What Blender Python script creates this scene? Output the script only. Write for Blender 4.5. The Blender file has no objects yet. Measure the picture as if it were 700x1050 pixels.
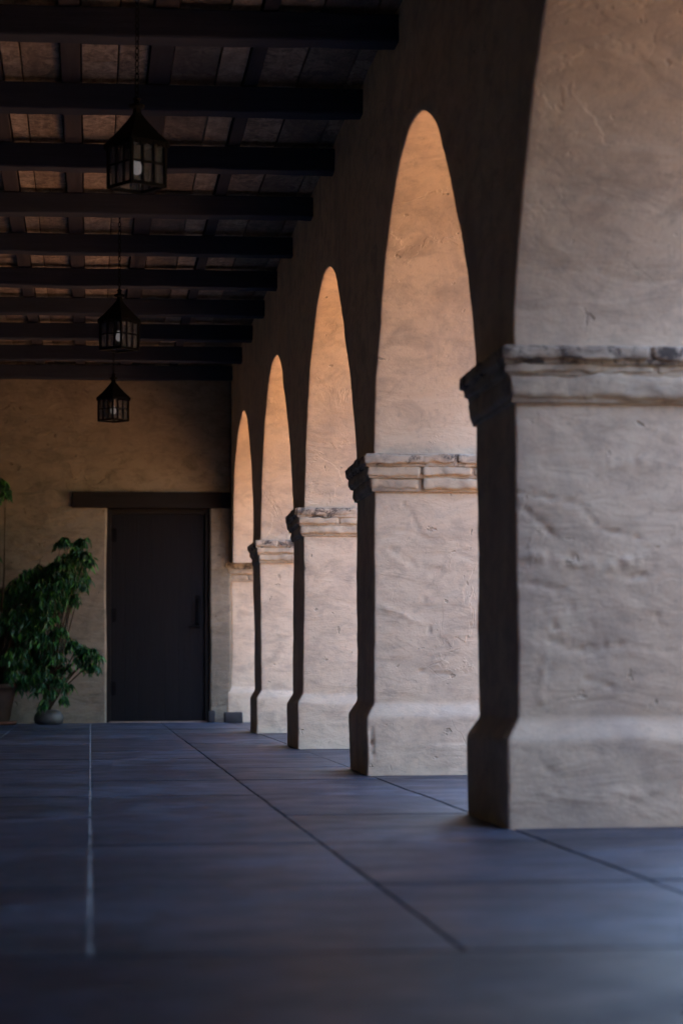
import bpy, bmesh, math, random
from mathutils import Vector, noise, Matrix
R = math.radians
PI = math.pi
sc = bpy.context.scene
col = sc.collection

# ------------------------------------------------------------------ measures
CAM_H = .536
XC = 1.436            # corridor face of the arcade
WT = .76              # thickness of the arcade wall
Y1 = 7.811            # near face of the nearest visible pillar
PT = .78              # pillar size along the corridor
XL = -1.95            # wall on the left of the corridor
YW = 23.957           # door wall
YB = -6.0             # corridor closes behind the camera
ZS = CAM_H + 1.093    # springing / top of the cornices
ZCB = CAM_H + .917    # underside of the cornices
ZBEAM = CAM_H + 2.955
ZCEIL = ZBEAM + .168

# ------------------------------------------------------------------ helpers
def tag(o, label=None, cat=None, group=None, kind=None):
    if label: o['label'] = label
    if cat: o['category'] = cat
    if group: o['group'] = group
    if cat and not kind: kind = 'thing'
    if kind: o['kind'] = kind
    return o

def empty(name, loc, label=None, cat=None, group=None, rz=0):
    o = bpy.data.objects.new(name, None)
    o.location = loc; o.rotation_euler.z = rz
    o.empty_display_size = .1
    col.objects.link(o)
    return tag(o, label, cat, group)

def obj(name, bm, mat, parent=None, smooth=False, loc=None, world=False):
    me = bpy.data.meshes.new(name)
    bmesh.ops.recalc_face_normals(bm, faces=bm.faces)
    bm.to_mesh(me); bm.free()
    if mat: me.materials.append(mat)
    if smooth:
        for p in me.polygons: p.use_smooth = True
    o = bpy.data.objects.new(name, me)
    col.objects.link(o)
    if parent:
        o.parent = parent
        if world:      # geometry written in world coordinates, parent not rotated
            me.transform(Matrix.Translation(-parent.location))
    if loc: o.location = loc
    return o

def box(bm, x0, x1, y0, y1, z0, z1, bev=0, seg=2):
    n = bmesh.new()
    v = bmesh.ops.create_cube(n, size=1)['verts']
    for q in v:
        q.co = Vector(((x0+x1)/2 + q.co.x*(x1-x0), (y0+y1)/2 + q.co.y*(y1-y0), (z0+z1)/2 + q.co.z*(z1-z0)))
    if bev:
        bmesh.ops.bevel(n, geom=list(n.edges), offset=bev, segments=seg, affect='EDGES', profile=.5)
    merge(bm, n)

def merge(bm, n, M=None):
    if M is not None: bmesh.ops.transform(n, matrix=M, verts=n.verts)
    me = bpy.data.meshes.new('tmp'); n.to_mesh(me); n.free()
    bm.from_mesh(me); bpy.data.meshes.remove(me)

def tube(bm, pts, rad, seg=8, caps=True):
    pts = [Vector(p) for p in pts]
    rads = rad if isinstance(rad, (list, tuple)) else [rad]*len(pts)
    rings = []
    for i, p in enumerate(pts):
        t = (pts[min(i+1, len(pts)-1)] - pts[max(i-1, 0)]).normalized()
        a = Vector((0, 0, 1)) if abs(t.z) < .9 else Vector((1, 0, 0))
        u = t.cross(a).normalized(); w = t.cross(u)
        rings.append([bm.verts.new(p + (u*math.cos(2*PI*k/seg) + w*math.sin(2*PI*k/seg))*rads[i]) for k in range(seg)])
    for i in range(len(rings)-1):
        for k in range(seg):
            bm.faces.new((rings[i][k], rings[i][(k+1) % seg], rings[i+1][(k+1) % seg], rings[i+1][k]))
    if caps:
        bm.faces.new(rings[0]); bm.faces.new(rings[-1])

def lathe(bm, prof, seg=32, c=(0, 0)):
    rings = []
    for r, z in prof:
        rings.append([bm.verts.new((c[0]+r*math.cos(2*PI*k/seg), c[1]+r*math.sin(2*PI*k/seg), z)) for k in range(seg)])
    for i in range(len(rings)-1):
        for k in range(seg):
            bm.faces.new((rings[i][k], rings[i][(k+1) % seg], rings[i+1][(k+1) % seg], rings[i+1][k]))
    bm.faces.new(rings[0]); bm.faces.new(rings[-1])

def nv(p, s, off=0):
    return noise.noise_vector(Vector((p[0]*s+off, p[1]*s-off, p[2]*s+2*off)))

SCARS = [   # cracks, dents and chips of the two nearest pillars: (points, half width, depth in metres), points measured on the photo
    (Y1, [(531, 505), (563, 510), (599, 516), (613, 530), (618, 542), (640, 546), (663, 553)], 2.6, .012),
    (Y1, [(536, 519), (553, 530), (573, 549)], 4.5, .013), (Y1, [(531, 598), (550, 599), (563, 603), (585, 606)], 3.2, .011),
    (Y1, [(648, 592), (656, 594), (668, 591)], 4.2, .020), (Y1, [(592, 571), (599, 577)], 3.2, .014), (Y1, [(557, 624), (559, 631)], 3, .016),
    (Y1, [(570, 638), (574, 645)], 4, .019), (Y1, [(604, 698), (620, 703), (634, 706)], 3, .010), (Y1, [(672, 667), (700, 670)], 2.4, .009),
    (Y1, [(575, 612), (592, 620), (590, 634)], 3, .007), (Y1, [(560, 470), (563, 478)], 2.4, .010), (Y1, [(540, 570), (600, 582), (660, 577)], 9, -.010),
    (Y1, [(560, 655), (600, 668), (640, 662)], 12, .008), (Y1, [(630, 478), (655, 470), (690, 476)], 9, -.006), (Y1, [(548, 812), (610, 822), (690, 812)], 8, -.006), (Y1, [(560, 790), (566, 792)], 3, .014),
    (Y1, [(548, 770), (640, 778)], 6, .004), (Y1, [(556, 720), (558, 690), (562, 670)], 5, -.008), (Y1, [(610, 640), (614, 646)], 3, .011), (Y1, [(680, 630), (684, 640)], 3, .010),
    (Y1+4, [(432, 549), (450, 552), (471, 552)], 1.3, .011), (Y1+4, [(432, 688), (455, 691), (482, 689)], 1.6, .012), (Y1+4, [(443, 641), (444, 648)], 1.6, .018),
    (Y1+4, [(436, 611), (437, 614)], 1.5, .016), (Y1+4, [(415, 516), (425, 530), (430, 541)], 1.8, .013), (Y1+4, [(405, 540), (415, 545), (420, 538)], 2, .011),
    (Y1+4, [(392, 620), (410, 628), (440, 640)], 3, -.008), (Y1+4, [(400, 560), (420, 575), (460, 585)], 4, .007), (Y1+4, [(379, 748), (380, 757), (381, 775)], 2.4, .03)]
def scar(p):
    d = 0.0
    for y0, pts, hw, dep in SCARS:
        if abs(p[1]-y0) > .09: continue
        x = 93+p[0]*2391.7/y0; y = 687-(p[2]-CAM_H)*2391.7/y0
        x += noise.noise(Vector((x*.08, y*.08, 3)))*3; y += noise.noise(Vector((x*.08, y*.08, 9)))*3
        b_ = 1e9
        for (ax, ay), (bx, by) in zip(pts, pts[1:]):
            L2 = (bx-ax)**2+(by-ay)**2; t = max(0, min(1, ((x-ax)*(bx-ax)+(y-ay)*(by-ay))/L2))
            b_ = min(b_, math.hypot(x-ax-(bx-ax)*t, y-ay-(by-ay)*t))
        if b_ > 3*hw: continue
        m_ = .48 + .9*noise.noise(Vector((x*.11, y*.11, 21))) + .6*noise.noise(Vector((x*.4, y*.4, 5)))
        w_ = hw*(.62 + .35*noise.noise(Vector((x*.3, y*.3, 33))))
        d += dep*max(0, m_)*math.exp(-abs(b_/w_)**1.5)
    return d

def rough(p, k=1.0):
    """hand-plastered unevenness, continuous over neighbouring meshes"""
    d = nv(p, .9, 3)*.013 + nv(p, 2.6, 11)*.006
    q = (p[0]*3, p[1]*3, p[2]*9)
    d += nv(q, 1.0, 27)*.0026 + nv(p, 16, 41)*.0013
    q = Vector(p) + d*k
    q.y += scar(p)
    return q

# ------------------------------------------------------------------ materials
def mat(name):
    m = bpy.data.materials.new(name); m.use_nodes = True
    nt = m.node_tree
    b = nt.nodes['Principled BSDF']
    return m, nt, b

def N(nt, t, **k):
    n = nt.nodes.new(t)
    for a, v in k.items():
        if a in n.inputs.keys(): n.inputs[a].default_value = v
        else: setattr(n, a, v)
    return n

def L(nt, a, b): nt.links.new(a, b)

def pos(nt, scale=(1, 1, 1)):
    g = nt.nodes.new('ShaderNodeNewGeometry')
    m = nt.nodes.new('ShaderNodeMapping'); m.inputs['Scale'].default_value = scale
    L(nt, g.outputs['Position'], m.inputs['Vector'])
    return m.outputs['Vector']

def ramp(nt, fac, stops):
    r = nt.nodes.new('ShaderNodeValToRGB')
    e = r.color_ramp.elements
    while len(e) < len(stops): e.new(.5)
    for i, (p, c) in enumerate(stops):
        e[i].position = p
        e[i].color = (c, c, c, 1) if isinstance(c, (int, float)) else (*c, 1)
    L(nt, fac, r.inputs['Fac'])
    return r.outputs['Color']

def noi(nt, vec, scale, detail=5, rough_=.55, dist=0):
    n = N(nt, 'ShaderNodeTexNoise', Scale=scale, Detail=detail, Roughness=rough_, Distortion=dist)
    L(nt, vec, n.inputs['Vector'])
    return n.outputs['Fac']

def mix(nt, fac, a, b, mode='MIX'):
    n = nt.nodes.new('ShaderNodeMix'); n.data_type = 'RGBA'; n.blend_type = mode
    for s, v in ((n.inputs[0], fac), (n.inputs[6], a), (n.inputs[7], b)):
        if hasattr(v, 'links') or hasattr(v, 'is_linked'): L(nt, v, s)
        elif isinstance(v, (int, float)): s.default_value = v
        else: s.default_value = (*v, 1)
    return n.outputs[2]

def mth(nt, op, a, b=0.0):
    n = nt.nodes.new('ShaderNodeMath'); n.operation = op
    for s, v in ((n.inputs[0], a), (n.inputs[1], b)):
        if isinstance(v, (int, float)): s.default_value = v
        else: L(nt, v, s)
    return n.outputs[0]

def bump(nt, b, h, dist, strength=1.0, prev=None):
    n = N(nt, 'ShaderNodeBump', Strength=strength, Distance=dist)
    L(nt, h, n.inputs['Height'])
    if prev: L(nt, prev, n.inputs['Normal'])
    L(nt, n.outputs['Normal'], b.inputs['Normal'])
    return n.outputs['Normal']

def plaster(name, c1, c2, c3, rel=1.0, crack=1.0, grime=False):
    m, nt, b = mat(name)
    P = pos(nt); PH = pos(nt, (1, 1, 1.7))
    base = mix(nt, ramp(nt, noi(nt, P, 1.7, 6, .6), [(.36, 0), (.66, 1)]), c1, c2)
    base = mix(nt, ramp(nt, noi(nt, PH, 5.5, 5, .65, .6), [(.46, 0), (.68, .85)]), base, c3)
    base = mix(nt, ramp(nt, noi(nt, P, 38, 4, .7), [(.30, .28), (.44, 0)]), base, (c3[0]*.5, c3[1]*.48, c3[2]*.46))
    # hairline cracks, only here and there
    w = nt.nodes.new('ShaderNodeTexNoise'); w.inputs['Scale'].default_value = 3; w.inputs['Detail'].default_value = 4
    L(nt, P, w.inputs['Vector'])
    wm = nt.nodes.new('ShaderNodeVectorMath'); wm.operation = 'MULTIPLY_ADD'
    L(nt, w.outputs['Color'], wm.inputs[0]); wm.inputs[1].default_value = (.45, .45, .45); L(nt, PH, wm.inputs[2])
    vo = N(nt, 'ShaderNodeTexVoronoi', feature='DISTANCE_TO_EDGE', Scale=1.9)
    L(nt, wm.outputs[0], vo.inputs['Vector'])
    cr = ramp(nt, vo.outputs['Distance'], [(0, 1), (.007, 0)])
    mask = ramp(nt, noi(nt, P, 1.9, 4), [(.60, 0), (.68, .8)])
    crk = mth(nt, 'MULTIPLY', mth(nt, 'MULTIPLY', cr, mask), crack)
    # chips and pits
    pit = ramp(nt, noi(nt, P, 13, 3, .6, .4), [(.69, 0), (.73, 1)])
    base = mix(nt, mth(nt, 'MULTIPLY', crk, .55), base, (c3[0]*.35, c3[1]*.3, c3[2]*.28))
    base = mix(nt, mth(nt, 'MULTIPLY', pit, .35), base, (c3[0]*.45, c3[1]*.42, c3[2]*.42))
    st = ramp(nt, noi(nt, pos(nt, (1, 1, .55)), 1.15, 7, .68, .8), [(.50, 0), (.64, .55)])     # old damp stains
    base = mix(nt, st, base, (c3[0]*.82, c3[1]*.84, c3[2]*.92))
    if grime:
        gm = ramp(nt, noi(nt, P, 11, 6, .75, .6), [(.50, 0), (.60, .9)])
        base = mix(nt, gm, base, (.075, .066, .066))
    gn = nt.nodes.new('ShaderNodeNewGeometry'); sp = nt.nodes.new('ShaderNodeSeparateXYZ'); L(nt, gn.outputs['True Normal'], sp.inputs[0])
    ledge_light = mth(nt, 'MULTIPLY', ramp(nt, sp.outputs['Z'], [(.25, 0), (.5, 1)]), ramp(nt, noi(nt, P, 9, 4, .7), [(.38, .0), (.62, .45)]))
    base = mix(nt, ledge_light, base, (.60, .52, .44))      # skylight on ledges painted in, paler where faces point up
    L(nt, base, b.inputs['Base Color'])
    b.inputs['Roughness'].default_value = .93
    b.inputs['Specular IOR Level'].default_value = .2
    h1 = noi(nt, pos(nt, (1.2, 1.2, 3.2)), 2.6, 4, .5, .9)      # trowel sweeps
    h2 = noi(nt, pos(nt, (1, 1, 2)), 9, 5, .6, .7)
    h3 = noi(nt, P, 85, 4, .65)
    # raised edges of old patches of plaster
    pe = ramp(nt, noi(nt, P, 2.1, 6, .62, .5), [(.47, 0), (.485, 1)])
    n = bump(nt, b, h1, .013*rel, .7)
    n = bump(nt, b, h2, .0028*rel, .8, n)
    pm = ramp(nt, noi(nt, pos(nt), 1.4, 2), [(.50, 0), (.62, 1)])
    n = bump(nt, b, mth(nt, 'MULTIPLY', pe, pm), .0024*rel, .9, n)
    n = bump(nt, b, h3, .0014*rel, .8, n)
    n = bump(nt, b, mth(nt, 'ADD', crk, pit), -.004*rel, 1, n)
    return m

M = {}
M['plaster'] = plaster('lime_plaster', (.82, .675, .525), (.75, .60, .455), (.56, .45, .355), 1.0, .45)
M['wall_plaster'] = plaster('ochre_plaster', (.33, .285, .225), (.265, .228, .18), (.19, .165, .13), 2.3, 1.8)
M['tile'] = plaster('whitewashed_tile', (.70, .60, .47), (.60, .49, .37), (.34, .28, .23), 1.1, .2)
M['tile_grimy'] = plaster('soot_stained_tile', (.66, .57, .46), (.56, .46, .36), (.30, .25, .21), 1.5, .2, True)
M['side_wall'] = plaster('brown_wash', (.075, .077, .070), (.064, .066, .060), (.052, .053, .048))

def wood(name, a, bcol, axis='x', sc_=1.0, rgh=.8, mott=0.0):
    m, nt, b = mat(name)
    s = {'x': (1.2, 22, 22), 'y': (22, 1.2, 22), 'z': (22, 22, 1.2)}[axis]
    V = pos(nt, s)
    g = noi(nt, V, 1.6*sc_, 6, .65, .4)
    c = mix(nt, ramp(nt, g, [(.3, 0), (.7, 1)]), a, bcol)
    if mott:
        P = pos(nt, (1.5, 1, 1))
        f = ramp(nt, noi(nt, P, 9, 6, .75, 1.2), [(.42, 0), (.62, 1)])
        c = mix(nt, mth(nt, 'MULTIPLY', f, mott), c, (a[0]*.22, a[1]*.22, a[2]*.25))
        f2 = ramp(nt, noi(nt, pos(nt, (6, 1.2, 1)), 5, 6, .8, .6), [(.6, 0), (.66, 1)])
        c = mix(nt, mth(nt, 'MULTIPLY', f2, mott*.8), c, (min(1, bcol[0]*1.7), min(1, bcol[1]*1.6), min(1, bcol[2]*1.5)))
    if mott:      # old smoke and water marks
        sm = ramp(nt, noi(nt, pos(nt, (2.2, .8, 1)), 1.3, 6, .7, 1), [(.38, .0), (.62, .75)])
        c = mix(nt, sm, c, (a[0]*.3, a[1]*.3, a[2]*.33))
    L(nt, c, b.inputs['Base Color'])
    b.inputs['Roughness'].default_value = rgh
    b.inputs['Specular IOR Level'].default_value = .25
    bump(nt, b, g, .006, .7)
    return m
M['beam'] = wood('dark_beam', (.030, .038, .066), (.022, .028, .050), 'x', rgh=.9)
M['rafter'] = wood('dark_rafter', (.050, .045, .058), (.036, .034, .044), 'y', rgh=.9)
M['board_pale'] = wood('board_pale', (.72, .60, .48), (.42, .35, .28), 'y', mott=.9)
M['board_mid'] = wood('board_mid', (.58, .47, .37), (.34, .27, .21), 'y', mott=1.0)
M['board_dim'] = wood('board_dim', (.36, .30, .25), (.24, .20, .17), 'y', mott=.8)
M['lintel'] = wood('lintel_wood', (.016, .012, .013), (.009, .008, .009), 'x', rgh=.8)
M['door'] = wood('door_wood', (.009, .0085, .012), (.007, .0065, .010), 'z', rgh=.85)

def simple(name, c, r=.6, metal=0, bumps=None):
    m, nt, b = mat(name)
    P = pos(nt)
    f = noi(nt, P, 14, 5, .6)
    L(nt, mix(nt, ramp(nt, f, [(.3, 0), (.7, 1)]), c, (c[0]*.6, c[1]*.6, c[2]*.6)), b.inputs['Base Color'])
    b.inputs['Roughness'].default_value = r
    b.inputs['Metallic'].default_value = metal
    if bumps: bump(nt, b, noi(nt, P, 60, 4), bumps, .8)
    return m
M['iron'] = simple('wrought_iron', (.004, .0045, .007), .85, 0, .001)
M['iron'].node_tree.nodes['Principled BSDF'].inputs['Specular IOR Level'].default_value = .1
M['pot'] = simple('grey_glazed_clay', (.11, .105, .11), .5, 0, .002)
M['terracotta'] = simple('terracotta', (.06, .036, .03), .8, 0, .002)
M['rim'] = simple('terracotta_saucer', (.16, .065, .045), .8, 0, .002)
M['soil'] = simple('soil', (.02, .015, .01), 1, 0, .01)
M['stone'] = simple('dark_stone', (.045, .042, .05), .85, 0, .004)
M['threshold'] = simple('threshold', (.40, .30, .26), .7)
M['bark'] = simple('bark', (.10, .075, .05), .9, 0, .004)
M['roof'] = simple('clay_roof', (.30, .14, .08), .9, 0, .004)

m, nt, b = mat('lantern_glass')
b.inputs['Base Color'].default_value = (.10, .11, .15, 1)
b.inputs['Roughness'].default_value = .4
b.inputs['Alpha'].default_value = .38
M['glass'] = m
m, nt, b = mat('lit_bulb')
b.inputs['Base Color'].default_value = (.55, .53, .56, 1)
b.inputs['Emission Color'].default_value = (1, .93, .95, 1)
b.inputs['Emission Strength'].default_value = .02
M['bulb'] = m

def leafmat(name, c1, c2):
    m, nt, b = mat(name)
    oi = noi(nt, pos(nt), 9, 2)
    L(nt, mix(nt, ramp(nt, oi, [(.35, 0), (.65, 1)]), c1, c2), b.inputs['Base Color'])
    b.inputs['Roughness'].default_value = .38
    b.inputs['Specular IOR Level'].default_value = .5
    tr = N(nt, 'ShaderNodeBsdfTranslucent'); tr.inputs['Color'].default_value = (c1[0]*1.3, c1[1]*1.6, c1[2], 1)
    ms = N(nt, 'ShaderNodeMixShader'); ms.inputs[0].default_value = .25
    out = nt.nodes['Material Output']
    L(nt, b.outputs[0], ms.inputs[1]); L(nt, tr.outputs[0], ms.inputs[2]); L(nt, ms.outputs[0], out.inputs['Surface'])
    return m
M['leaf'] = leafmat('ficus_leaf', (.035, .13, .055), (.022, .085, .048))
M['leaf_new'] = leafmat('ficus_young_leaf', (.10, .32, .07), (.05, .20, .06))

# floor: worn blue-grey paving
def paving(name, k):
  m, nt, b = mat(name)
  P = pos(nt)
  c = mix(nt, ramp(nt, noi(nt, P, .9, 7, .66, .4), [(.40, 0), (.58, 1)]), (.017, .031, .056), (.098, .138, .225))
  c = mix(nt, ramp(nt, noi(nt, P, 5, 6, .7, .5), [(.42, 0), (.58, .8)]), c, (.014, .021, .044))
  c = mix(nt, ramp(nt, noi(nt, P, 22, 5, .75), [(.54, 0), (.66, .55)]), c, (.13, .14, .19))
  # each slab its own tone
  br = nt.nodes.new('ShaderNodeTexWhiteNoise'); br.noise_dimensions = '2D'
  sx = nt.nodes.new('ShaderNodeVectorMath'); sx.operation = 'SNAP'; sx.inputs[1].default_value = (.7, 1.4, 100)
  L(nt, pos(nt), sx.inputs[0]); L(nt, sx.outputs[0], br.inputs['Vector'])
  c = mix(nt, mth(nt, 'MULTIPLY', br.outputs['Value'], .75), c, (.018, .027, .054))
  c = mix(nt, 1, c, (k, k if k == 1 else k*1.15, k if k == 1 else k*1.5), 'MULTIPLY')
  L(nt, c, b.inputs['Base Color'])
  rr = ramp(nt, noi(nt, P, 3.5, 5, .6), [(.3, .36), (.7, .56)])
  L(nt, rr, b.inputs['Roughness'])
  b.inputs['Specular IOR Level'].default_value = .45
  n_ = bump(nt, b, noi(nt, P, 4, 5, .6), .008, .6)
  bump(nt, b, noi(nt, P, 30, 6, .75), .005, .9, n_)
  return m
M['paving'] = paving('slate_paving', 1)
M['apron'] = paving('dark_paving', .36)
M['joint_dark'] = simple('joint_dirt', (.018, .019, .026), .95)
M['joint_pale'] = simple('pale_mortar', (.27, .29, .34), .9)

m, nt, b = mat('courtyard_ground')
P = pos(nt)
c = mix(nt, ramp(nt, noi(nt, P, .4, 6, .6), [(.35, 0), (.65, 1)]), (.38, .17, .058), (.33, .143, .05))
c = mix(nt, ramp(nt, noi(nt, P, 30, 4, .7), [(.5, 0), (.75, .5)]), c, (.25, .14, .08))
L(nt, c, b.inputs['Base Color']); b.inputs['Roughness'].default_value = .95
bump(nt, b, noi(nt, P, 25, 5, .7), .01, .7)
M['earth'] = m

M['dim_bounce'] = simple('dim_bounce_brown', (.07, .038, .022), 1, 0, .02)  # dark brown of the added sheet that weakens ground bounce
M['shade_block_brown'] = simple('shade_block_surface', (.15, .095, .06), .95, 0, .01)  # brown of the unseen block that shades the nearest pillar

# ------------------------------------------------------------------ setting
def sheet(name, x0, x1, y0, y1, z, m):
    bm = bmesh.new()
    bm.faces.new([bm.verts.new(p) for p in ((x0, y0, z), (x1, y0, z), (x1, y1, z), (x0, y1, z))])
    return tag(obj(name, bm, m), kind='structure')
sheet('ground', -400, 400, -400, 400, -.16, M['earth'])

random.seed(4)
# walkway: bedding with real slabs on it
bm = bmesh.new(); box(bm, XL-.3, XC+WT+.25, YB-.3, YW+.5, -.15, -.018)
tag(obj('walkway_bed', bm, M['joint_dark']), kind='structure')
JX = [-2.85, -2.139, -1.426, -.713, 0, .713, 1.41, 2.12, XC+WT+.24]
JY = [4.46 + 1.40*i for i in range(15)]
def slab(bm, x0, x1, y0, y1, bev=.007):
    # slab with worn, slightly wavy edges and a soft arris
    g = .0052; gy = .010
    nx = max(3, int((x1-x0)/.06)); ny = max(4, int((y1-y0)/.06))
    tz = random.uniform(-.0015, .0015)
    V = []
    for i in range(nx+1):
        row = []
        for j in range(ny+1):
            x = x0+g+(x1-x0-2*g)*i/nx; y = y0+gy+(y1-y0-2*gy)*j/ny
            e = min(i, nx-i, j, ny-j)
            w = nv((x, y, 0), 4)*.004 + nv((x, y, 0), 18)*.004
            ed = 1 if e == 0 else 0
            z = tz + nv((x, y, 5), 1.1).z*.0012 - ed*.0015
            row.append(bm.verts.new((x+w.x*ed, y+w.y*ed, z)))
        V.append(row)
    for i in range(nx):
        for j in range(ny):
            bm.faces.new((V[i][j], V[i+1][j], V[i+1][j+1], V[i][j+1]))
    ring = [V[i][0] for i in range(nx+1)] + [V[nx][j] for j in range(1, ny+1)] + [V[i][ny] for i in range(nx-1, -1, -1)] + [V[0][j] for j in range(ny-1, 0, -1)]
    top = [bm.verts.new(v.co) for v in ring]
    low = [bm.verts.new((v.co.x, v.co.y, -.025)) for v in ring]
    k = len(ring)
    for i in range(k):
        bm.faces.new((top[i], top[(i+1) % k], low[(i+1) % k], low[i]))
bm = bmesh.new()
for a in range(len(JX)-1):
    for c_ in range(len(JY)-1):
        slab(bm, JX[a], JX[a+1], JY[c_], min(JY[c_+1], YW+.45))
o = obj('walkway', bm, M['paving'], smooth=True); tag(o, kind='structure')
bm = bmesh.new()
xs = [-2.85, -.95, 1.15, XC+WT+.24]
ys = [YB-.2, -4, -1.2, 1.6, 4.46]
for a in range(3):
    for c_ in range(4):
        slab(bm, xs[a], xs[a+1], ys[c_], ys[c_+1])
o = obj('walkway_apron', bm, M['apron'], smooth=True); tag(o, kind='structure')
bm = bmesh.new()
for k in range(len(JY)-1):
    for s in range(8):
        ya = JY[k]+.01+(1.38)*s/8; yb = ya+1.38/8-.004*random.random()
        w = random.uniform(.0025, .0065)
        box(bm, -w, w, ya, min(yb, YW-.05), -.016, -.001+random.uniform(-.0012, .001))
tag(obj('walkway_mortar', bm, M['joint_pale']), kind='structure')

# ------------------------------------------------------------------ pillars
def rrect(x0, x1, y0, y1, r, step):
    pts = []
    cs = [(x1-r, y0+r, -90), (x1-r, y1-r, 0), (x0+r, y1-r, 90), (x0+r, y0+r, 180)]
    for i, (cx, cy, a0) in enumerate(cs):
        for k in range(5):
            a = R(a0 + 90*k/4)
            pts.append((cx+r*math.cos(a), cy+r*math.sin(a)))
        nx_, ny_, na = cs[(i+1) % 4]
        p0 = pts[-1]; p1 = (nx_+r*math.cos(R(na)), ny_+r*math.sin(R(na)))
        d = math.hypot(p1[0]-p0[0], p1[1]-p0[1]); n = max(2, int(d/step))
        for k in range(1, n):
            pts.append((p0[0]+(p1[0]-p0[0])*k/n, p0[1]+(p1[1]-p0[1])*k/n))
    return pts

def loft(prof, x0, x1, y0, y1, r, step=.035, k=1.0):
    """prof: list of (z, outward offset)"""
    bm = bmesh.new()
    base = rrect(x0, x1, y0, y1, r, step)
    cx, cy = (x0+x1)/2, (y0+y1)/2
    rings = []
    for z, off in prof:
        sx_ = (x1-x0+2*off)/(x1-x0); sy_ = (y1-y0+2*off)/(y1-y0)
        row = []
        for p in base:
            zj = z
            if .24 < z < .373:       # the ledge of the plinth was shaped by hand
                zj += (noise.noise(Vector((p[0]*3.5, p[1]*3.5, 4)))*.014 + noise.noise(Vector((p[0]*14, p[1]*14, 8)))*.006) * (1-max(0, (z-.34)/.04))
            row.append(bm.verts.new(rough((cx+(p[0]-cx)*sx_, cy+(p[1]-cy)*sy_, zj), k)))
        rings.append(row)
    n = len(base)
    for i in range(len(rings)-1):
        for j in range(n):
            bm.faces.new((rings[i][j], rings[i][(j+1) % n], rings[i+1][(j+1) % n], rings[i+1][j]))
    return bm

def lin(a, b, n): return [a+(b-a)*i/n for i in range(n+1)]

def course(x0, x1, y0, y1, z0, z1, seed, lo=.22, hi=.48, bev=.25):
    """one projecting course of worn, whitewashed tiles running round the pillar"""
    rnd = random.Random(seed)
    bm = bmesh.new()
    box(bm, x0+.013, x1-.013, y0+.013, y1-.013, z0-.012, z1+.004, .004)
    def run(a, b, horizontal, side):
        t = a
        while t < b-.02:
            l = min(rnd.uniform(lo, hi), b-t)
            if b-(t+l) < .12: l = b-t
            d = rnd.uniform(-.007, .010)
            n = bmesh.new()
            dz0, dz1 = rnd.uniform(-.003, .004), rnd.uniform(-.005, .002)
            g = rnd.uniform(.001, .008)
            dep = .11
            if horizontal:
                yy = (y0+d, y0+dep) if side == 0 else (y1-dep, y1-d)
                box(n, t+g, t+l-g, yy[0], yy[1], z0+dz0, z1+dz1)
            else:
                xx = (x0+d, x0+dep) if side == 0 else (x1-dep, x1-d)
                box(n, xx[0], xx[1], t+g, t+l-g, z0+dz0, z1+dz1)
            h = z1-z0
            bmesh.ops.bevel(n, geom=list(n.edges), offset=h*bev, segments=3, affect='EDGES', profile=.55)
            # cut along the length so the noise has something to bend
            ax = 0 if horizontal else 1
            k = max(2, int(l/.016))
            for q in range(1, k):
                co = [0, 0, 0]; co[ax] = t+l*q/k
                no = [0, 0, 0]; no[ax] = 1
                bmesh.ops.bisect_plane(n, geom=list(n.verts)+list(n.edges)+list(n.faces), plane_co=co, plane_no=no)
            for v in n.verts:
                v.co += (nv(v.co, 7, seed)*.010 + nv(v.co, 22, seed)*.006 + nv(v.co, 55, seed)*.0032)*(1 if horizontal else .5)
            merge(bm, n)
            t += l
    run(x0, x1, True, 0); run(x0, x1, True, 1)
    run(y0+.012, y1-.012, False, 0); run(y0+.012, y1-.012, False, 1)
    bm.normal_update()
    for e in bm.edges:
        if len(e.link_faces) == 2 and e.calc_face_angle(0) > R(48): e.smooth = False
    return bm

PGRP = 'plastered pillars carrying the arcade'
def pillar(y, label, seed, step=.035, xshift=0, big=False):
    x0, x1, y0, y1 = XC+xshift, XC+WT, y, y+PT
    t = empty('arcade_pillar', ((x0+x1)/2, (y0+y1)/2, 0), label, 'pillar', PGRP)
    pz = [(z, .042) for z in lin(-.02, .285, int(.3/step))] + [(.298, .040), (.308, .035), (.33, .022), (.350, .0095), (.362, .003), (.375, .0), (.385, .0)]
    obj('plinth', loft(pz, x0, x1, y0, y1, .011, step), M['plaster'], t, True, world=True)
    n = int(1.1/step)
    obj('shaft', loft([(z, .0005*math.sin(z*5)) for z in lin(.385, ZCB+.01, n)], x0, x1, y0, y1, .011, step), M['plaster'], t, True, world=True)
    zz = [(ZCB, ZCB+.062, .026, .18, .46), (ZCB+.068, ZCB+.120, .043, .25, .7), (ZCB+.127, ZCB+.178, .060, .16, .5)]
    if big: zz = [(ZCB, ZCB+.086, .030, 1.5, 2.0), (ZCB+.090, ZCB+.126, .044, .3, .7), (ZCB+.130, ZCB+.178, .060, .25, .75)]
    for i, (a, b_, o_, lo, hi) in enumerate(zz):
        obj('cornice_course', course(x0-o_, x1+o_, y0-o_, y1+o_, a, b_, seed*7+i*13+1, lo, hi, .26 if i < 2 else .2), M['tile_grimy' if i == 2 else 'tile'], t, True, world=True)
    return t
labs = ['largest and nearest plastered pillar, cut off by the right edge of the picture',
        'second nearest plastered pillar, its cornice of three tile courses left of the nearest pillar',
        'third plastered pillar from the camera, in the middle of the row',
        'slim looking fourth plastered pillar, the last free standing one before the door wall',
        'half hidden plastered pillar built against the door wall at the far end']
pillar(Y1, labs[0], 3, .0105, 0, True)
pillar(Y1+4, labs[1], 5, .0115)
pillar(Y1+8, labs[2], 11)
pillar(Y1+12, labs[3], 19)
pillar(YW+.035, labs[4], 23)
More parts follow.
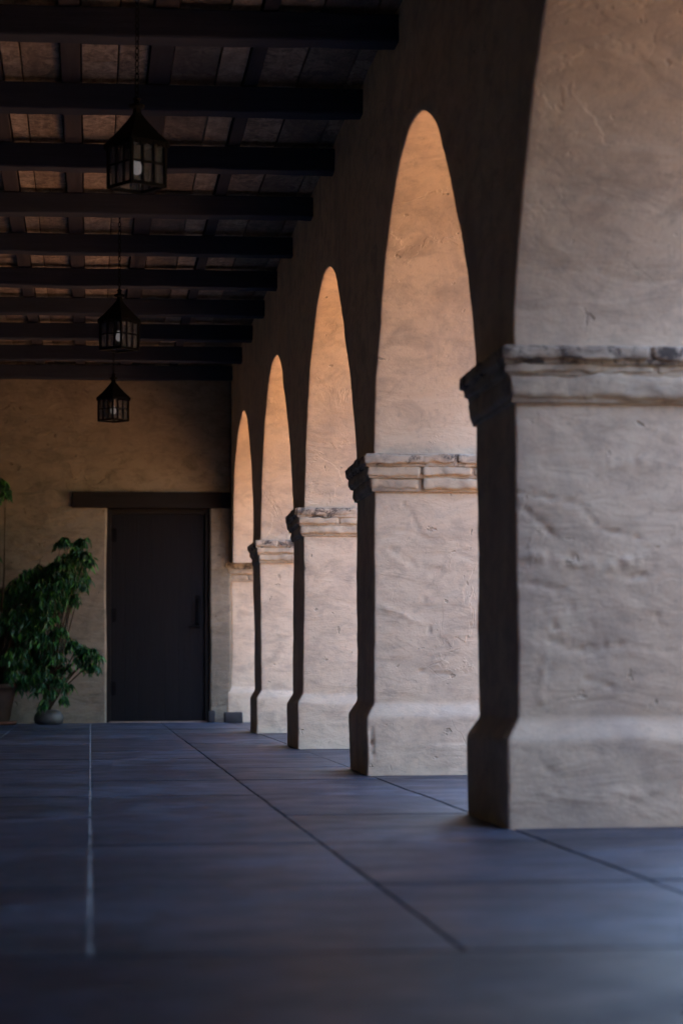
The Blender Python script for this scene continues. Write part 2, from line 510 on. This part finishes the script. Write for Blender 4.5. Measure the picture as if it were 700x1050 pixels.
pillar(Y1-4, 'plastered pillar beside the camera, just outside the right edge of the view', 29, .06)
pillar(Y1-8, 'plastered pillar behind the camera on the arcade side', 31, .06)

# ------------------------------------------------------------------ arches
PROF = [(-1.61, 0), (-1.565, .13), (-1.475, .29), (-1.36, .48), (-1.15, .71), (-.89, .95), (-.63, 1.135), (-.2, 1.295), (.15, 1.315),
        (.55, 1.25), (.83, 1.11), (1.1, .91), (1.30, .70), (1.48, .42), (1.58, .18), (1.61, 0)]
PROF = [(y, z*1.045) for y, z in PROF]
pol = sorted((math.atan2(max(z, 0), -y), math.hypot(y, z)) for y, z in PROF)   # angle 0 = near side
def rad(th):
    th = min(max(th, 0), PI)
    for (a, ra), (b_, rb) in zip(pol, pol[1:]):
        if th <= b_+1e-9: return ra + (rb-ra)*(th-a)/(b_-a)
    return pol[-1][1]
def srad(th):
    s = w = 0
    for k in range(-6, 7):
        u = th+k*.03
        u = -u if u < 0 else (2*PI-u if u > PI else u)
        g = math.exp(-(k/3)**2); s += g*rad(u); w += g
    return s/w
ZT = ZCEIL+.05
aw = empty('arcade_wall', (XC+WT/2, Y1, ZS), 'long plastered wall of arches resting on the pillars, dark on its corridor side', 'wall')
def bay(yc, half=2.0, nt_=112):
    bm = bmesh.new()
    grid = []
    a = half; H = ZT-ZS
    for i in range(nt_+1):
        th = PI*i/nt_
        r = srad(th); d = (-math.cos(th), math.sin(th))
        # hit on the outer rectangle
        tx = a/abs(d[0]) if abs(d[0]) > 1e-6 else 1e9
        tz = H/d[1] if d[1] > 1e-6 else 1e9
        ro = min(tx, tz)
        e = 1e-3
        # ring list as (radius, x)
        seq = []
        K = 26
        for k in range(K+1):
            f = k/K; seq.append((ro+(r+.011-ro)*f, XC))
        seq += [(r+.004, XC+.0015), (r+.0012, XC+.005), (r, XC+.011)]
        for k in range(1, 26): seq.append((r, XC+.011+(WT-.033)*k/26))
        seq += [(r, XC+WT-.022), (r+.006, XC+WT-.006), (r+.022, XC+WT)]
        for k in range(1, 9): seq.append((r+.022+(ro-r-.022)*k/8, XC+WT))
        grid.append([bm.verts.new(rough((x, yc+d[0]*q, ZS+d[1]*q))) for q, x in seq])
    for i in range(nt_):
        for k in range(len(grid[0])-1):
            bm.faces.new((grid[i][k], grid[i+1][k], grid[i+1][k+1], grid[i][k+1]))
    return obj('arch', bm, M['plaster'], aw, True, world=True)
for i in range(-2, 4):
    yc = Y1+PT+(4-PT)/2+4*i
    bay(yc)
# solid ends of the arcade wall
bm = bmesh.new(); box(bm, XC, XC+WT, YB-.3, Y1-8+PT/2, 0, ZT)
obj('wall_end', bm, M['plaster'], aw, world=True)
bm = bmesh.new(); box(bm, XC+.004, XC+WT, YW+.425, YW+1.2, 0, ZT)
obj('wall_end', bm, M['plaster'], aw, world=True)

# ------------------------------------------------------------------ door wall
DX1, DX2, DT = .160, 1.211, CAM_H+1.66
ew = empty('door_wall', (0, YW, 0), 'ochre plastered end wall closing the corridor, with a doorway at its right', 'wall')
def wallgrid():
    bm = bmesh.new()
    X = []
    x = XL
    stops = [XL, DX1-.025, DX1-.008, DX1]
    xsA = lin(XL, DX1-.03, 42) + [DX1-.02, DX1-.010, DX1-.003, DX1]
    xsM = lin(DX1, DX2, 24)[1:-1]
    xsB = [DX2, DX2+.003, DX2+.010, DX2+.02] + lin(DX2+.03, XC-.03, 6) + [XC-.015, XC-.006, XC+.0]
    zs = lin(0, DT, 50) + [DT+.01] + lin(DT+.05, ZT, 32)
    allx = xsA+xsM+xsB
    def dep(x, z):
        d = 0
        if z <= DT+.001 or True:
            e = min(abs(x-DX1), abs(x-DX2))
            if z <= DT and e < .02: d += (.02-e)**2/.02*1.2
        if XC-x < .02: d += (.02-(XC-x))**2/.02*1.5
        return d
    V = {}
    for i, x in enumerate(allx):
        for j, z in enumerate(zs):
            V[i, j] = bm.verts.new(rough((x, YW+dep(x, z), z), 1.3 if DX1-.1 > x else .7))
    iA, iB = allx.index(DX1), allx.index(DX2)
    jT = zs.index(DT)
    for i in range(len(allx)-1):
        for j in range(len(zs)-1):
            if iA <= i < iB and j < jT: continue
            bm.faces.new((V[i, j], V[i+1, j], V[i+1, j+1], V[i, j+1]))
    # reveals
    def rev(line, dx=0, dz=0):
        prev = None
        for v in line:
            w = bm.verts.new((v.co.x, YW+.22, v.co.z))
            if prev: bm.faces.new((prev[0], v, w, prev[1]))
            prev = (v, w)
    rev([V[iA, j] for j in range(jT+1)]); rev([V[iB, j] for j in range(jT+1)])
    rev([V[i, jT] for i in range(iA, iB+1)])
    rev([V[len(allx)-1, j] for j in range(len(zs))])
    return bm
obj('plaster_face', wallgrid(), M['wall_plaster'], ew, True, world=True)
bm = bmesh.new(); box(bm, XL-.3, XC+.004, YW+.221, YW+1.2, -.1, ZT)
obj('wall_core', bm, M['side_wall'], ew, world=True)
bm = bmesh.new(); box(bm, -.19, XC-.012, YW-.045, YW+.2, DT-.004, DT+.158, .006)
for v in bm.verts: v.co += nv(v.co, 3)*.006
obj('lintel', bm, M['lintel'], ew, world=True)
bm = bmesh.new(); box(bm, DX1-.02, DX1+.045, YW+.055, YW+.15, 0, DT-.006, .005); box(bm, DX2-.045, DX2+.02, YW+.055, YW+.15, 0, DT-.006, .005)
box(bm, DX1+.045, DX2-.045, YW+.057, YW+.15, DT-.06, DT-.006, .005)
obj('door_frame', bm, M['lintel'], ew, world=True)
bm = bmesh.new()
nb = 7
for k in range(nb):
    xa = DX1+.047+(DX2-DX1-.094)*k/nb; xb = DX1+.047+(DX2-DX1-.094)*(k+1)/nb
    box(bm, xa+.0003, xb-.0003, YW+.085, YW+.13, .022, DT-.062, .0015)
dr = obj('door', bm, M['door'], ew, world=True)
bm = bmesh.new()
hx = 1.095; hy = YW+.085
box(bm, hx-.022, hx+.022, hy-.006, hy+.002, .96, 1.30, .003)
tube(bm, [(hx, hy-.004, 1.25), (hx, hy-.05, 1.24), (hx, hy-.058, 1.20), (hx, hy-.058, 1.06), (hx, hy-.05, 1.02), (hx, hy-.004, 1.01)], .009, 10)
tube(bm, [(hx, hy-.004, .985), (hx, hy-.045, .985)], .012, 10)
tube(bm, [(hx+.01, hy-.042, .985), (hx-.10, hy-.042, .98)], .008, 10)
h = obj('door_handle', bm, M['iron'], None)
h.parent = dr; h.data.transform(Matrix.Translation(-ew.location))
for zc in (.35, 1.1, 1.92):
    bm = bmesh.new(); box(bm, DX1+.035, DX1+.10, hy-.006, hy+.001, zc-.07, zc+.07, .003); tube(bm, [(DX1+.047, hy-.006, zc-.07), (DX1+.047, hy-.006, zc+.07)], .008, 8)
    h = obj('hinge', bm, M['iron'], None); h.parent = dr; h.data.transform(Matrix.Translation(-ew.location))
bm = bmesh.new(); box(bm, DX1+.03, DX2-.03, YW-.012, YW+.2, -.01, .012, .003)
obj('threshold', bm, M['threshold'], ew, world=True)

# left and rear walls of the corridor, roof
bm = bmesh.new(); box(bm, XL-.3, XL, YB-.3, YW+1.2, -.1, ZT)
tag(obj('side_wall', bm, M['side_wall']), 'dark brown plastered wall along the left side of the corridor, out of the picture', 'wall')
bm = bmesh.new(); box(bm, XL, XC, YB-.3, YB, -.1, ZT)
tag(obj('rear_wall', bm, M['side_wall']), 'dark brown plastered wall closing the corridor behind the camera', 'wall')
rf = bmesh.new()
v = [rf.verts.new(p) for p in ((XL-6, YB-.6, ZCEIL+1.9), (XC+WT+.16, YB-.6, ZCEIL+.09), (XC+WT+.16, YW+4, ZCEIL+.09), (XL-6, YW+4, ZCEIL+1.9),
                               (XL-6, YB-.6, ZCEIL+2.05), (XC+WT+.16, YB-.6, ZCEIL+.20), (XC+WT+.16, YW+4, ZCEIL+.20), (XL-6, YW+4, ZCEIL+2.05))]
for f in ((0, 1, 2, 3), (4, 5, 6, 7), (0, 1, 5, 4), (1, 2, 6, 5), (2, 3, 7, 6), (3, 0, 4, 7)): rf.faces.new([v[i] for i in f])
tag(obj('tiled_roof', rf, M['roof']), 'clay roof sloping over the corridor above the plank ceiling', 'roof')
# tall green block, unseen, added to cut low skylight from outside
bm = bmesh.new(); box(bm, 9.0, 10.6, 2.3, 42, -.16, 4.6, .12)
for _ in range(5): pass
for k in range(1, 160): bmesh.ops.bisect_plane(bm, geom=list(bm.verts)+list(bm.edges)+list(bm.faces), plane_co=(0, 2.3+39.7*k/160, 0), plane_no=(0, 1, 0))
for k in range(1, 20): bmesh.ops.bisect_plane(bm, geom=list(bm.verts)+list(bm.edges)+list(bm.faces), plane_co=(0, 0, -.16+4.76*k/20), plane_no=(0, 0, 1))
for v in bm.verts: v.co += nv(v.co, .8)*.12 + nv(v.co, 4)*.08
tag(obj('skylight_blocker', bm, simple('blocker_green', (.05, .08, .03), .8, 0, .05)), 'unseen tall dark green block added outside to cut low skylight', 'skylight_blocker')
# unseen ochre wall, added to bounce warm sunlight into the arches
bm = bmesh.new(); box(bm, 15, 15.5, -14, 42, -.16, 2.4, .03)
tag(obj('bounce_wall', bm, plaster('bounce_wall_ochre', (.62, .38, .19), (.55, .33, .16), (.45, .28, .15))), 'unseen ochre wall added outside the arcade to bounce warm light', 'wall')

bm = bmesh.new(); box(bm, 2.75, 18, -14, 2.2, -.16, 4.9, .03)  # unseen block, added to keep light off the nearest pillar
sheet('dim_bounce_sheet', 2.9, 12.9, 2.1, 8.0, -.150, M['dim_bounce'])  # unseen dark sheet, added to weaken ground bounce onto the nearest arch
tag(obj('shade_block', bm, M['shade_block_brown']), 'unseen plain block added outside to shade the nearest pillar', 'light_blocker')

# ------------------------------------------------------------------ ceiling
ce = empty('plank_ceiling', (XC/2, Y1, ZCEIL), 'weathered plank ceiling of pale, mottled and dark boards above the beams', 'ceiling')
def board(x0, x1, m, name='board', drop=0.0, ya=None):
    bm = bmesh.new()
    y = YB
    rnd = random.Random(int(x0*1000))
    y += rnd.uniform(-1.5, 0)
    while y < YW+.02:
        l = rnd.uniform(2.2, 3.8) if name == 'board' else 6.0
        ye = min(y+l, YW+.03)
        g = .0035
        box(bm, x0+g, x1-g, max(y, YB-.2)+.002, ye-.002, ZCEIL-drop+rnd.uniform(0, .006), ZCEIL+.04, .003, 1)
        y = ye+1e-4
    return obj(name, bm, M[m], ce, world=True)
BD = [(-.467, -.367, 'board_pale', 0), (-.367, -.166, 'board_mid', 0), (-.166, -.06, 'rafter', 1), (-.06, .13, 'board_pale', 0), (.13, .286, 'board_mid', 0),
      (.286, .407, 'rafter', 1), (.407, .648, 'board_dim', 0), (.648, .794, 'board_pale', 0), (.794, .874, 'rafter', 1), (.874, 1.085, 'board_mid', 0),
      (1.085, 1.34, 'board_dim', 0), (1.34, 1.45, 'board_mid', 0),
      (-.57, -.467, 'rafter', 1), (-.76, -.57, 'board_mid', 0), (-.93, -.76, 'board_pale', 0), (-1.05, -.93, 'rafter', 1), (-1.28, -1.05, 'board_dim', 0), (-1.43, -1.28, 'board_pale', 0), (-1.53, -1.43, 'rafter', 1), (-1.74, -1.53, 'board_mid', 0), (-1.96, -1.74, 'board_pale', 0)]
for x0, x1, m_, rft in BD:
    board(x0, x1, m_, 'rafter' if rft else 'board', .028 if rft else 0)
bm = bmesh.new(); box(bm, XL-.3, XC+WT, YB-.3, YW+1.2, ZCEIL+.041, ZCEIL+.085)
obj('deck', bm, M['rafter'], ce, world=True)

ORD = ['%s' % s for s in ('closest to the door wall, lowest in the picture', 'second counting from the door wall', 'third from the door wall', 'fourth from the door wall, level with the middle lantern',
       'fifth counting from the door wall', 'sixth counting from the door wall', 'seventh from the door wall', 'eighth from the door wall',
       'second from the top of the picture', 'crossing the very top of the picture')]
for i in range(-2, 10):
    yf = 10.917+1.4326*i
    random.seed(100+i)
    bm = bmesh.new()
    dz = random.uniform(-.004, .004); dh = random.uniform(-.006, .006)
    box(bm, XL-.02, XC+.004, yf-.15, yf, ZBEAM+dz, ZCEIL-.029, .010, 2)
    for k in range(1, 40):
        bmesh.ops.bisect_plane(bm, geom=list(bm.verts)+list(bm.edges)+list(bm.faces), plane_co=(XL+(XC-XL)*k/40, 0, 0), plane_no=(1, 0, 0))
    for v in bm.verts:
        w = nv((v.co.x, v.co.y*.3+i*7, 0), 1.3)*.009 + nv((v.co.x, v.co.y+i*3, v.co.z), 6)*.006
        if v.co.z < ZCEIL-.05: v.co.z += w.z
        v.co.y += w.y
    o = obj('ceiling_beam', bm, M['beam'], None)
    lab = 'dark squared timber ceiling beam ' + (ORD[9-i] if i >= 0 else 'out of view above the camera')
    tag(o, lab, 'beam', 'dark beams crossing the corridor')

# ------------------------------------------------------------------ lanterns
def lantern(x, y, zb, label, rz, ztop):
    t = empty('hanging_lantern', (x, y, zb), label, 'lantern', 'iron lanterns hanging in a row along the corridor', rz)
    s = .090; hh = .200
    bm = bmesh.new()
    bw = .0065
    for sx_ in (-1, 1):
        for sy_ in (-1, 1):
            box(bm, sx_*s-bw, sx_*s+bw, sy_*s-bw, sy_*s+bw, 0, hh)
    for z, w in ((0.006, .007), (hh*.52, .004), (hh-.006, .007)):
        for q in (-1, 1):
            box(bm, -s, s, q*s-w*.9, q*s+w*.9, z-w, z+w)
            box(bm, q*s-w*.9, q*s+w*.9, -s, s, z-w*.98, z+w*.98)
    for q in (-1, 1):
        for u in (-s/3, s/3):
            box(bm, u-.0035, u+.0035, q*s-.004, q*s+.004, 0, hh)
            box(bm, q*s-.004, q*s+.004, u-.0035, u+.0035, 0, hh)
    obj('cage', bm, M['iron'], t)
    bm = bmesh.new()
    for q in (-1, 1):
        box(bm, -s+.008, s-.008, q*(s-.0065)-.0012, q*(s-.0065)+.0012, .012, hh-.012)
        box(bm, q*(s-.0065)-.0012, q*(s-.0065)+.0012, -s+.010, s-.010, .012, hh-.012)
    obj('glass', bm, M['glass'], t)
    bm = bmesh.new()
    r0 = s+.014
    lv = [(r0, hh-.008), (r0, hh+.004), (.068, hh+.050), (.034, hh+.102), (.014, hh+.138), (.012, hh+.165)]
    rings = [[bm.verts.new((a*r, b_*r, z)) for a, b_ in ((-1, -1), (1, -1), (1, 1), (-1, 1))] for r, z in lv]
    for i in range(len(rings)-1):
        for k in range(4): bm.faces.new((rings[i][k], rings[i][(k+1) % 4], rings[i+1][(k+1) % 4], rings[i+1][k]))
    bm.faces.new(rings[0]); bm.faces.new(rings[-1])
    for k in range(9):      # scalloped eaves
        for q in (-1, 1):
            u = -r0+2*r0*(k+.5)/9
            box(bm, u-.009, u+.009, q*r0-.003, q*r0+.003, hh-.022, hh-.004, .002, 1)
            box(bm, q*r0-.003, q*r0+.003, u-.009, u+.009, hh-.022, hh-.004, .002, 1)
    obj('roof', bm, M['iron'], t)
    bm = bmesh.new()
    lathe(bm, [(.006, hh+.16), (.034, hh+.165), (.036, hh+.175), (.014, hh+.182), (.012, hh+.198), (.02, hh+.203), (.006, hh+.215)], 14)
    obj('finial', bm, M['iron'], t)
    bm = bmesh.new()
    tube(bm, [(0, 0, hh+.02), (0, 0, .13)], .017, 12)
    obj('socket', bm, M['threshold'], t)
    bm = bmesh.new()
    lathe(bm, [(.012, .132), (.015, .12), (.020, .108), (.024, .092), (.024, .080), (.018, .068), (.009, .062), (.002, .061)], 18)
    obj('bulb', bm, M['bulb'], t, True)
    bm = bmesh.new()
    z = hh+.205; k = 0
    top = ztop-zb
    while z < top-.02:
        n = bmesh.new()
        pts = []
        for q in range(13):
            a = 2*PI*q/12
            pts.append((.009*math.cos(a), 0, .018*math.sin(a)))
        tube(n, pts, .0026, 5, caps=False)
        merge(bm, n, Matrix.Translation((0, 0, z+.012)) @ Matrix.Rotation(R(90*(k % 2)+15), 4, 'Z'))
        z += .029; k += 1
    tube(bm, [(0, 0, top-.022), (0, 0, top+.002)], .022, 12)
    obj('chain', bm, M['iron'], t)
    return t
lantern(.196, 10.3, 2.675, 'nearest and largest iron lantern hanging against the beams at the top', R(34), ZCEIL)
lantern(.183, 15.6, 2.675, 'middle iron lantern with a lit bulb, hanging against the dark beams', R(50), ZCEIL)
lantern(.186, 20.0, 2.665, 'farthest iron lantern, its pointed roof seen against the plaster door wall', R(42), ZCEIL)

# ------------------------------------------------------------------ small blocks at the foot of the end wall
bm = bmesh.new(); box(bm, 1.345, 1.53, 23.66, 23.84, 0, .105, .014, 3)
for v in bm.verts: v.co += nv(v.co, 12)*.008
tag(obj('stone_block', bm, M['stone'], None, True), 'small dark stone block on the floor at the foot of the far pillar', 'block')
bm = bmesh.new(); box(bm, 1.185, 1.262, 23.80, 23.90, 0, .12, .02, 3)
for v in bm.verts: v.co += nv(v.co, 14)*.010
tag(obj('door_stop', bm, M['stone'], None, True), 'small dark lump standing against the right foot of the doorway', 'door stop')

# ------------------------------------------------------------------ plants
def P2(x, y, Y):     # measured on the photo, turned into metres at distance Y
    return Vector(((x-93)*Y/2391.7*1.0, Y, CAM_H+(687-y)*Y/2391.7))
def leaf(bm, p, d, up, l, w, curl):
    d = d.normalized(); s = d.cross(up).normalized(); n = s.cross(d)
    secs = [(0, .12), (.25, .8), (.5, 1), (.78, .6), (1, .03)]
    prev = None
    for t, ww in secs:
        c = p + d*l*t + n*(-curl*l*t*t)
        a = bm.verts.new(c + s*w*.5*ww + n*w*.16*ww); m_ = bm.verts.new(c); b_ = bm.verts.new(c - s*w*.5*ww + n*w*.16*ww)
        if prev:
            bm.faces.new((prev[0], prev[1], m_, a)); bm.faces.new((prev[1], prev[2], b_, m_))
        prev = (a, m_, b_)
def plant(name, label, base, pot_fn, clumps, Yc, seed, dens=.13, rootz=.2, spread=.18):
    rnd = random.Random(seed)
    t = empty(name, base, label, 'potted plant', 'potted plants by the door wall')
    pot_fn(t)
    f1, f2, st = bmesh.new(), bmesh.new(), bmesh.new()
    root = Vector((base[0], base[1], rootz))
    for (x, y, r) in clumps:
        Y = Yc + rnd.uniform(-spread, spread)
        c = P2(x, y, Y); rr = r*Yc/2391.7
        mid = root.lerp(c, .5) + Vector((rnd.uniform(-.05, .05), rnd.uniform(-.04, .04), .10))
        pts = [root, root.lerp(mid, .5)+Vector((0, 0, .04)), mid, mid.lerp(c, .6)+Vector((0, 0, .03)), c]
        tube(st, pts, [.010, .008, .006, .004, .002], 6)
        ntw = max(5, int(r*1.15))
        for _ in range(ntw):
            # a twig that leaves the clump's middle and droops
            a = rnd.uniform(0, 2*PI); el = rnd.uniform(-.3, 1.1)
            dr_ = Vector((math.cos(a)*math.cos(el), math.sin(a)*math.cos(el)*.8, math.sin(el)))
            tip = c + dr_*rr*rnd.uniform(.55, 1.1)
            tip2 = tip + Vector((dr_.x*.02, dr_.y*.02, -rnd.uniform(.02, .09)))
            tw = [c, c.lerp(tip, .55)+Vector((0, 0, .012)), tip, tip2]
            tube(st, tw, [.0025, .002, .0016, .001], 4)
            for k in range(rnd.randint(11, 16)):
                u = rnd.uniform(.25, 1)
                pp = tw[0].lerp(tw[2], u*1.3) if u < .75 else tw[2].lerp(tw[3], (u-.75)*4)
                out = Vector((rnd.gauss(0, 1), rnd.gauss(0, .8), 0)).normalized()
                d = out*rnd.uniform(.35, 1.0) + Vector((0, 0, -rnd.uniform(.5, 2.0)))
                young = rnd.random() < .24
                leaf(f2 if young else f1, pp + out*.008, d, Vector((rnd.gauss(0, .5), rnd.gauss(0, .5), 1)), rnd.uniform(.035, .10), rnd.uniform(.012, .027), rnd.uniform(.05, .45))
    obj('stems', st, M['bark'], t, True, world=True)
    obj('foliage', f1, M['leaf'], t, True, world=True)
    obj('young_leaves', f2, M['leaf_new'], t, True, world=True)
    return t
def bowl(t):
    bm = bmesh.new()
    lathe(bm, [(.10, 0), (.135, .012), (.148, .05), (.14, .095), (.115, .128), (.085, .145), (.075, .147), (.07, .135)], 36)
    obj('pot', bm, M['pot'], t, True)
    bm = bmesh.new(); lathe(bm, [(.0715, .128), (.05, .140), (.002, .144)], 20); obj('soil', bm, M['soil'], t, True)
def clay(t):
    bm = bmesh.new()
    lathe(bm, [(.125, .02), (.14, .05), (.185, .30), (.20, .36), (.215, .362), (.215, .41), (.195, .412), (.185, .38)], 36)
    obj('pot', bm, M['terracotta'], t, True)
    bm = bmesh.new(); lathe(bm, [(.17, 0), (.20, .006), (.215, .038), (.205, .038), (.15, .018)], 36); obj('saucer', bm, M['rim'], t, True)
    bm = bmesh.new(); lathe(bm, [(.186, .375), (.10, .39), (.002, .392)], 24); obj('soil', bm, M['soil'], t, True)
CA = [(84, 557, 8), (78, 566, 11), (88, 572, 8), (66, 577, 10), (80, 582, 12), (62, 590, 14), (76, 597, 12), (86, 592, 7), (50, 603, 13), (66, 608, 12), (74, 614, 7), (45, 618, 13), (58, 622, 9),
      (48, 637, 12), (50, 652, 12), (60, 660, 9), (42, 666, 12), (56, 676, 12), (72, 660, 8), (82, 664, 8), (92, 668, 9), (101, 671, 6), (84, 676, 7), (88, 682, 5), (96, 682, 5), (66, 684, 9), (48, 690, 11), (60, 698, 9), (70, 702, 5), (42, 704, 8), (52, 710, 7), (66, 714, 3), (48, 720, 5)]
CB = [(5, 496, 6), (7, 506, 5), (-2, 494, 8), (12, 612, 10), (26, 626, 10), (4, 655, 12), (46, 660, 9), (12, 680, 10), (24, 700, 8), (-2, 505, 9), (-6, 512, 10), (20, 600, 9), (44, 598, 9), (24, 645, 12), (10, 632, 12), (40, 634, 10), (22, 668, 11), (14, 690, 8), (36, 676, 9), (28, 692, 8), (34, 606, 10), (22, 614, 12), (8, 620, 11), (32, 626, 13), (18, 634, 13), (2, 640, 14), (34, 646, 12), (16, 652, 13), (30, 664, 12), (8, 668, 13), (22, 680, 11), (34, 684, 10), (4, 684, 9), (-14, 600, 14), (-16, 640, 16), (-12, 570, 14)]
_r = random.Random(77)
CB += [(_r.uniform(-18, 50), _r.uniform(604, 698), _r.uniform(8, 13)) for _ in range(26)]
CA += [(_r.uniform(28, 66), _r.uniform(600, 700), _r.uniform(7, 11)) for _ in range(12)] + [(_r.uniform(60, 88), _r.uniform(556, 606), _r.uniform(6, 10)) for _ in range(8)]
CA += [(62, 646, 7), (44, 680, 11), (36, 656, 10), (54, 628, 9), (72, 588, 10), (84, 600, 5), (70, 555, 6)]
CB += [(12+72*t_+_r.uniform(-6, 6), 604-44*t_+_r.uniform(0, 26), _r.uniform(7, 11)) for t_ in [_r.random()*.62 for _ in range(14)]]
pA = plant('potted_ficus', 'leaning green ficus in a squat grey pot left of the doorway', ((51-93)*23.35/2391.7, 23.35, 0), bowl, CA, 23.3, 5, rootz=.14)
pB = plant('potted_ficus', 'dark leafy ficus in a terracotta pot at the left edge of the picture', (-.93, 23.35, 0), clay, CB, 23.35, 8, rootz=.38)

# ------------------------------------------------------------------ light
w = bpy.data.worlds.new('World'); sc.world = w; w.use_nodes = True
nt = w.node_tree
sky = nt.nodes.new('ShaderNodeTexSky'); sky.sky_type = 'NISHITA'; sky.sun_disc = False
SUN_EL, SUN_AZ = 56, 255      # azimuth clockwise from +Y: the sun stands on the left, a little behind the camera
sky.sun_elevation = R(SUN_EL); sky.sun_rotation = R(SUN_AZ)
sky.air_density = .9; sky.dust_density = 3.5
bg = nt.nodes['Background']; bg.inputs['Strength'].default_value = .135
L(nt, sky.outputs[0], bg.inputs['Color'])
sun = bpy.data.lights.new('Sun', 'SUN'); sun.energy = 4.0; sun.angle = R(.53); sun.color = (1, .93, .84)
so = bpy.data.objects.new('sun', sun); col.objects.link(so)
d = Vector((math.sin(R(SUN_AZ))*math.cos(R(SUN_EL)), math.cos(R(SUN_AZ))*math.cos(R(SUN_EL)), math.sin(R(SUN_EL))))
so.rotation_euler = d.to_track_quat('Z', 'Y').to_euler()

# ------------------------------------------------------------------ camera
cam = bpy.data.cameras.new('Camera'); co = bpy.data.objects.new('camera', cam); col.objects.link(co)
co.location = (0, 0, CAM_H)
rot = Matrix.Rotation(R(-6.13), 3, 'Z') @ Matrix.Rotation(R(90+3.858), 3, 'X') @ Matrix.Rotation(R(-.2045), 3, 'Z')
co.rotation_euler = rot.to_euler()
cam.sensor_fit = 'VERTICAL'; cam.sensor_height = 36; cam.lens = 2391.7/1050*36
cam.clip_end = 2000; cam.clip_start = .05
cam.dof.use_dof = True; cam.dof.focus_distance = 14.5; cam.dof.aperture_fstop = 3.2
sc.camera = co
sc.view_settings.view_transform = 'Standard'; sc.view_settings.look = 'None'
sc.view_settings.gamma = 1; sc.view_settings.exposure = 3.78
sc.cycles.use_denoising = True
sc.cycles.max_bounces = 8; sc.cycles.diffuse_bounces = 5
sc.cycles.use_adaptive_sampling = True
sc.cycles.sample_clamp_indirect = 10
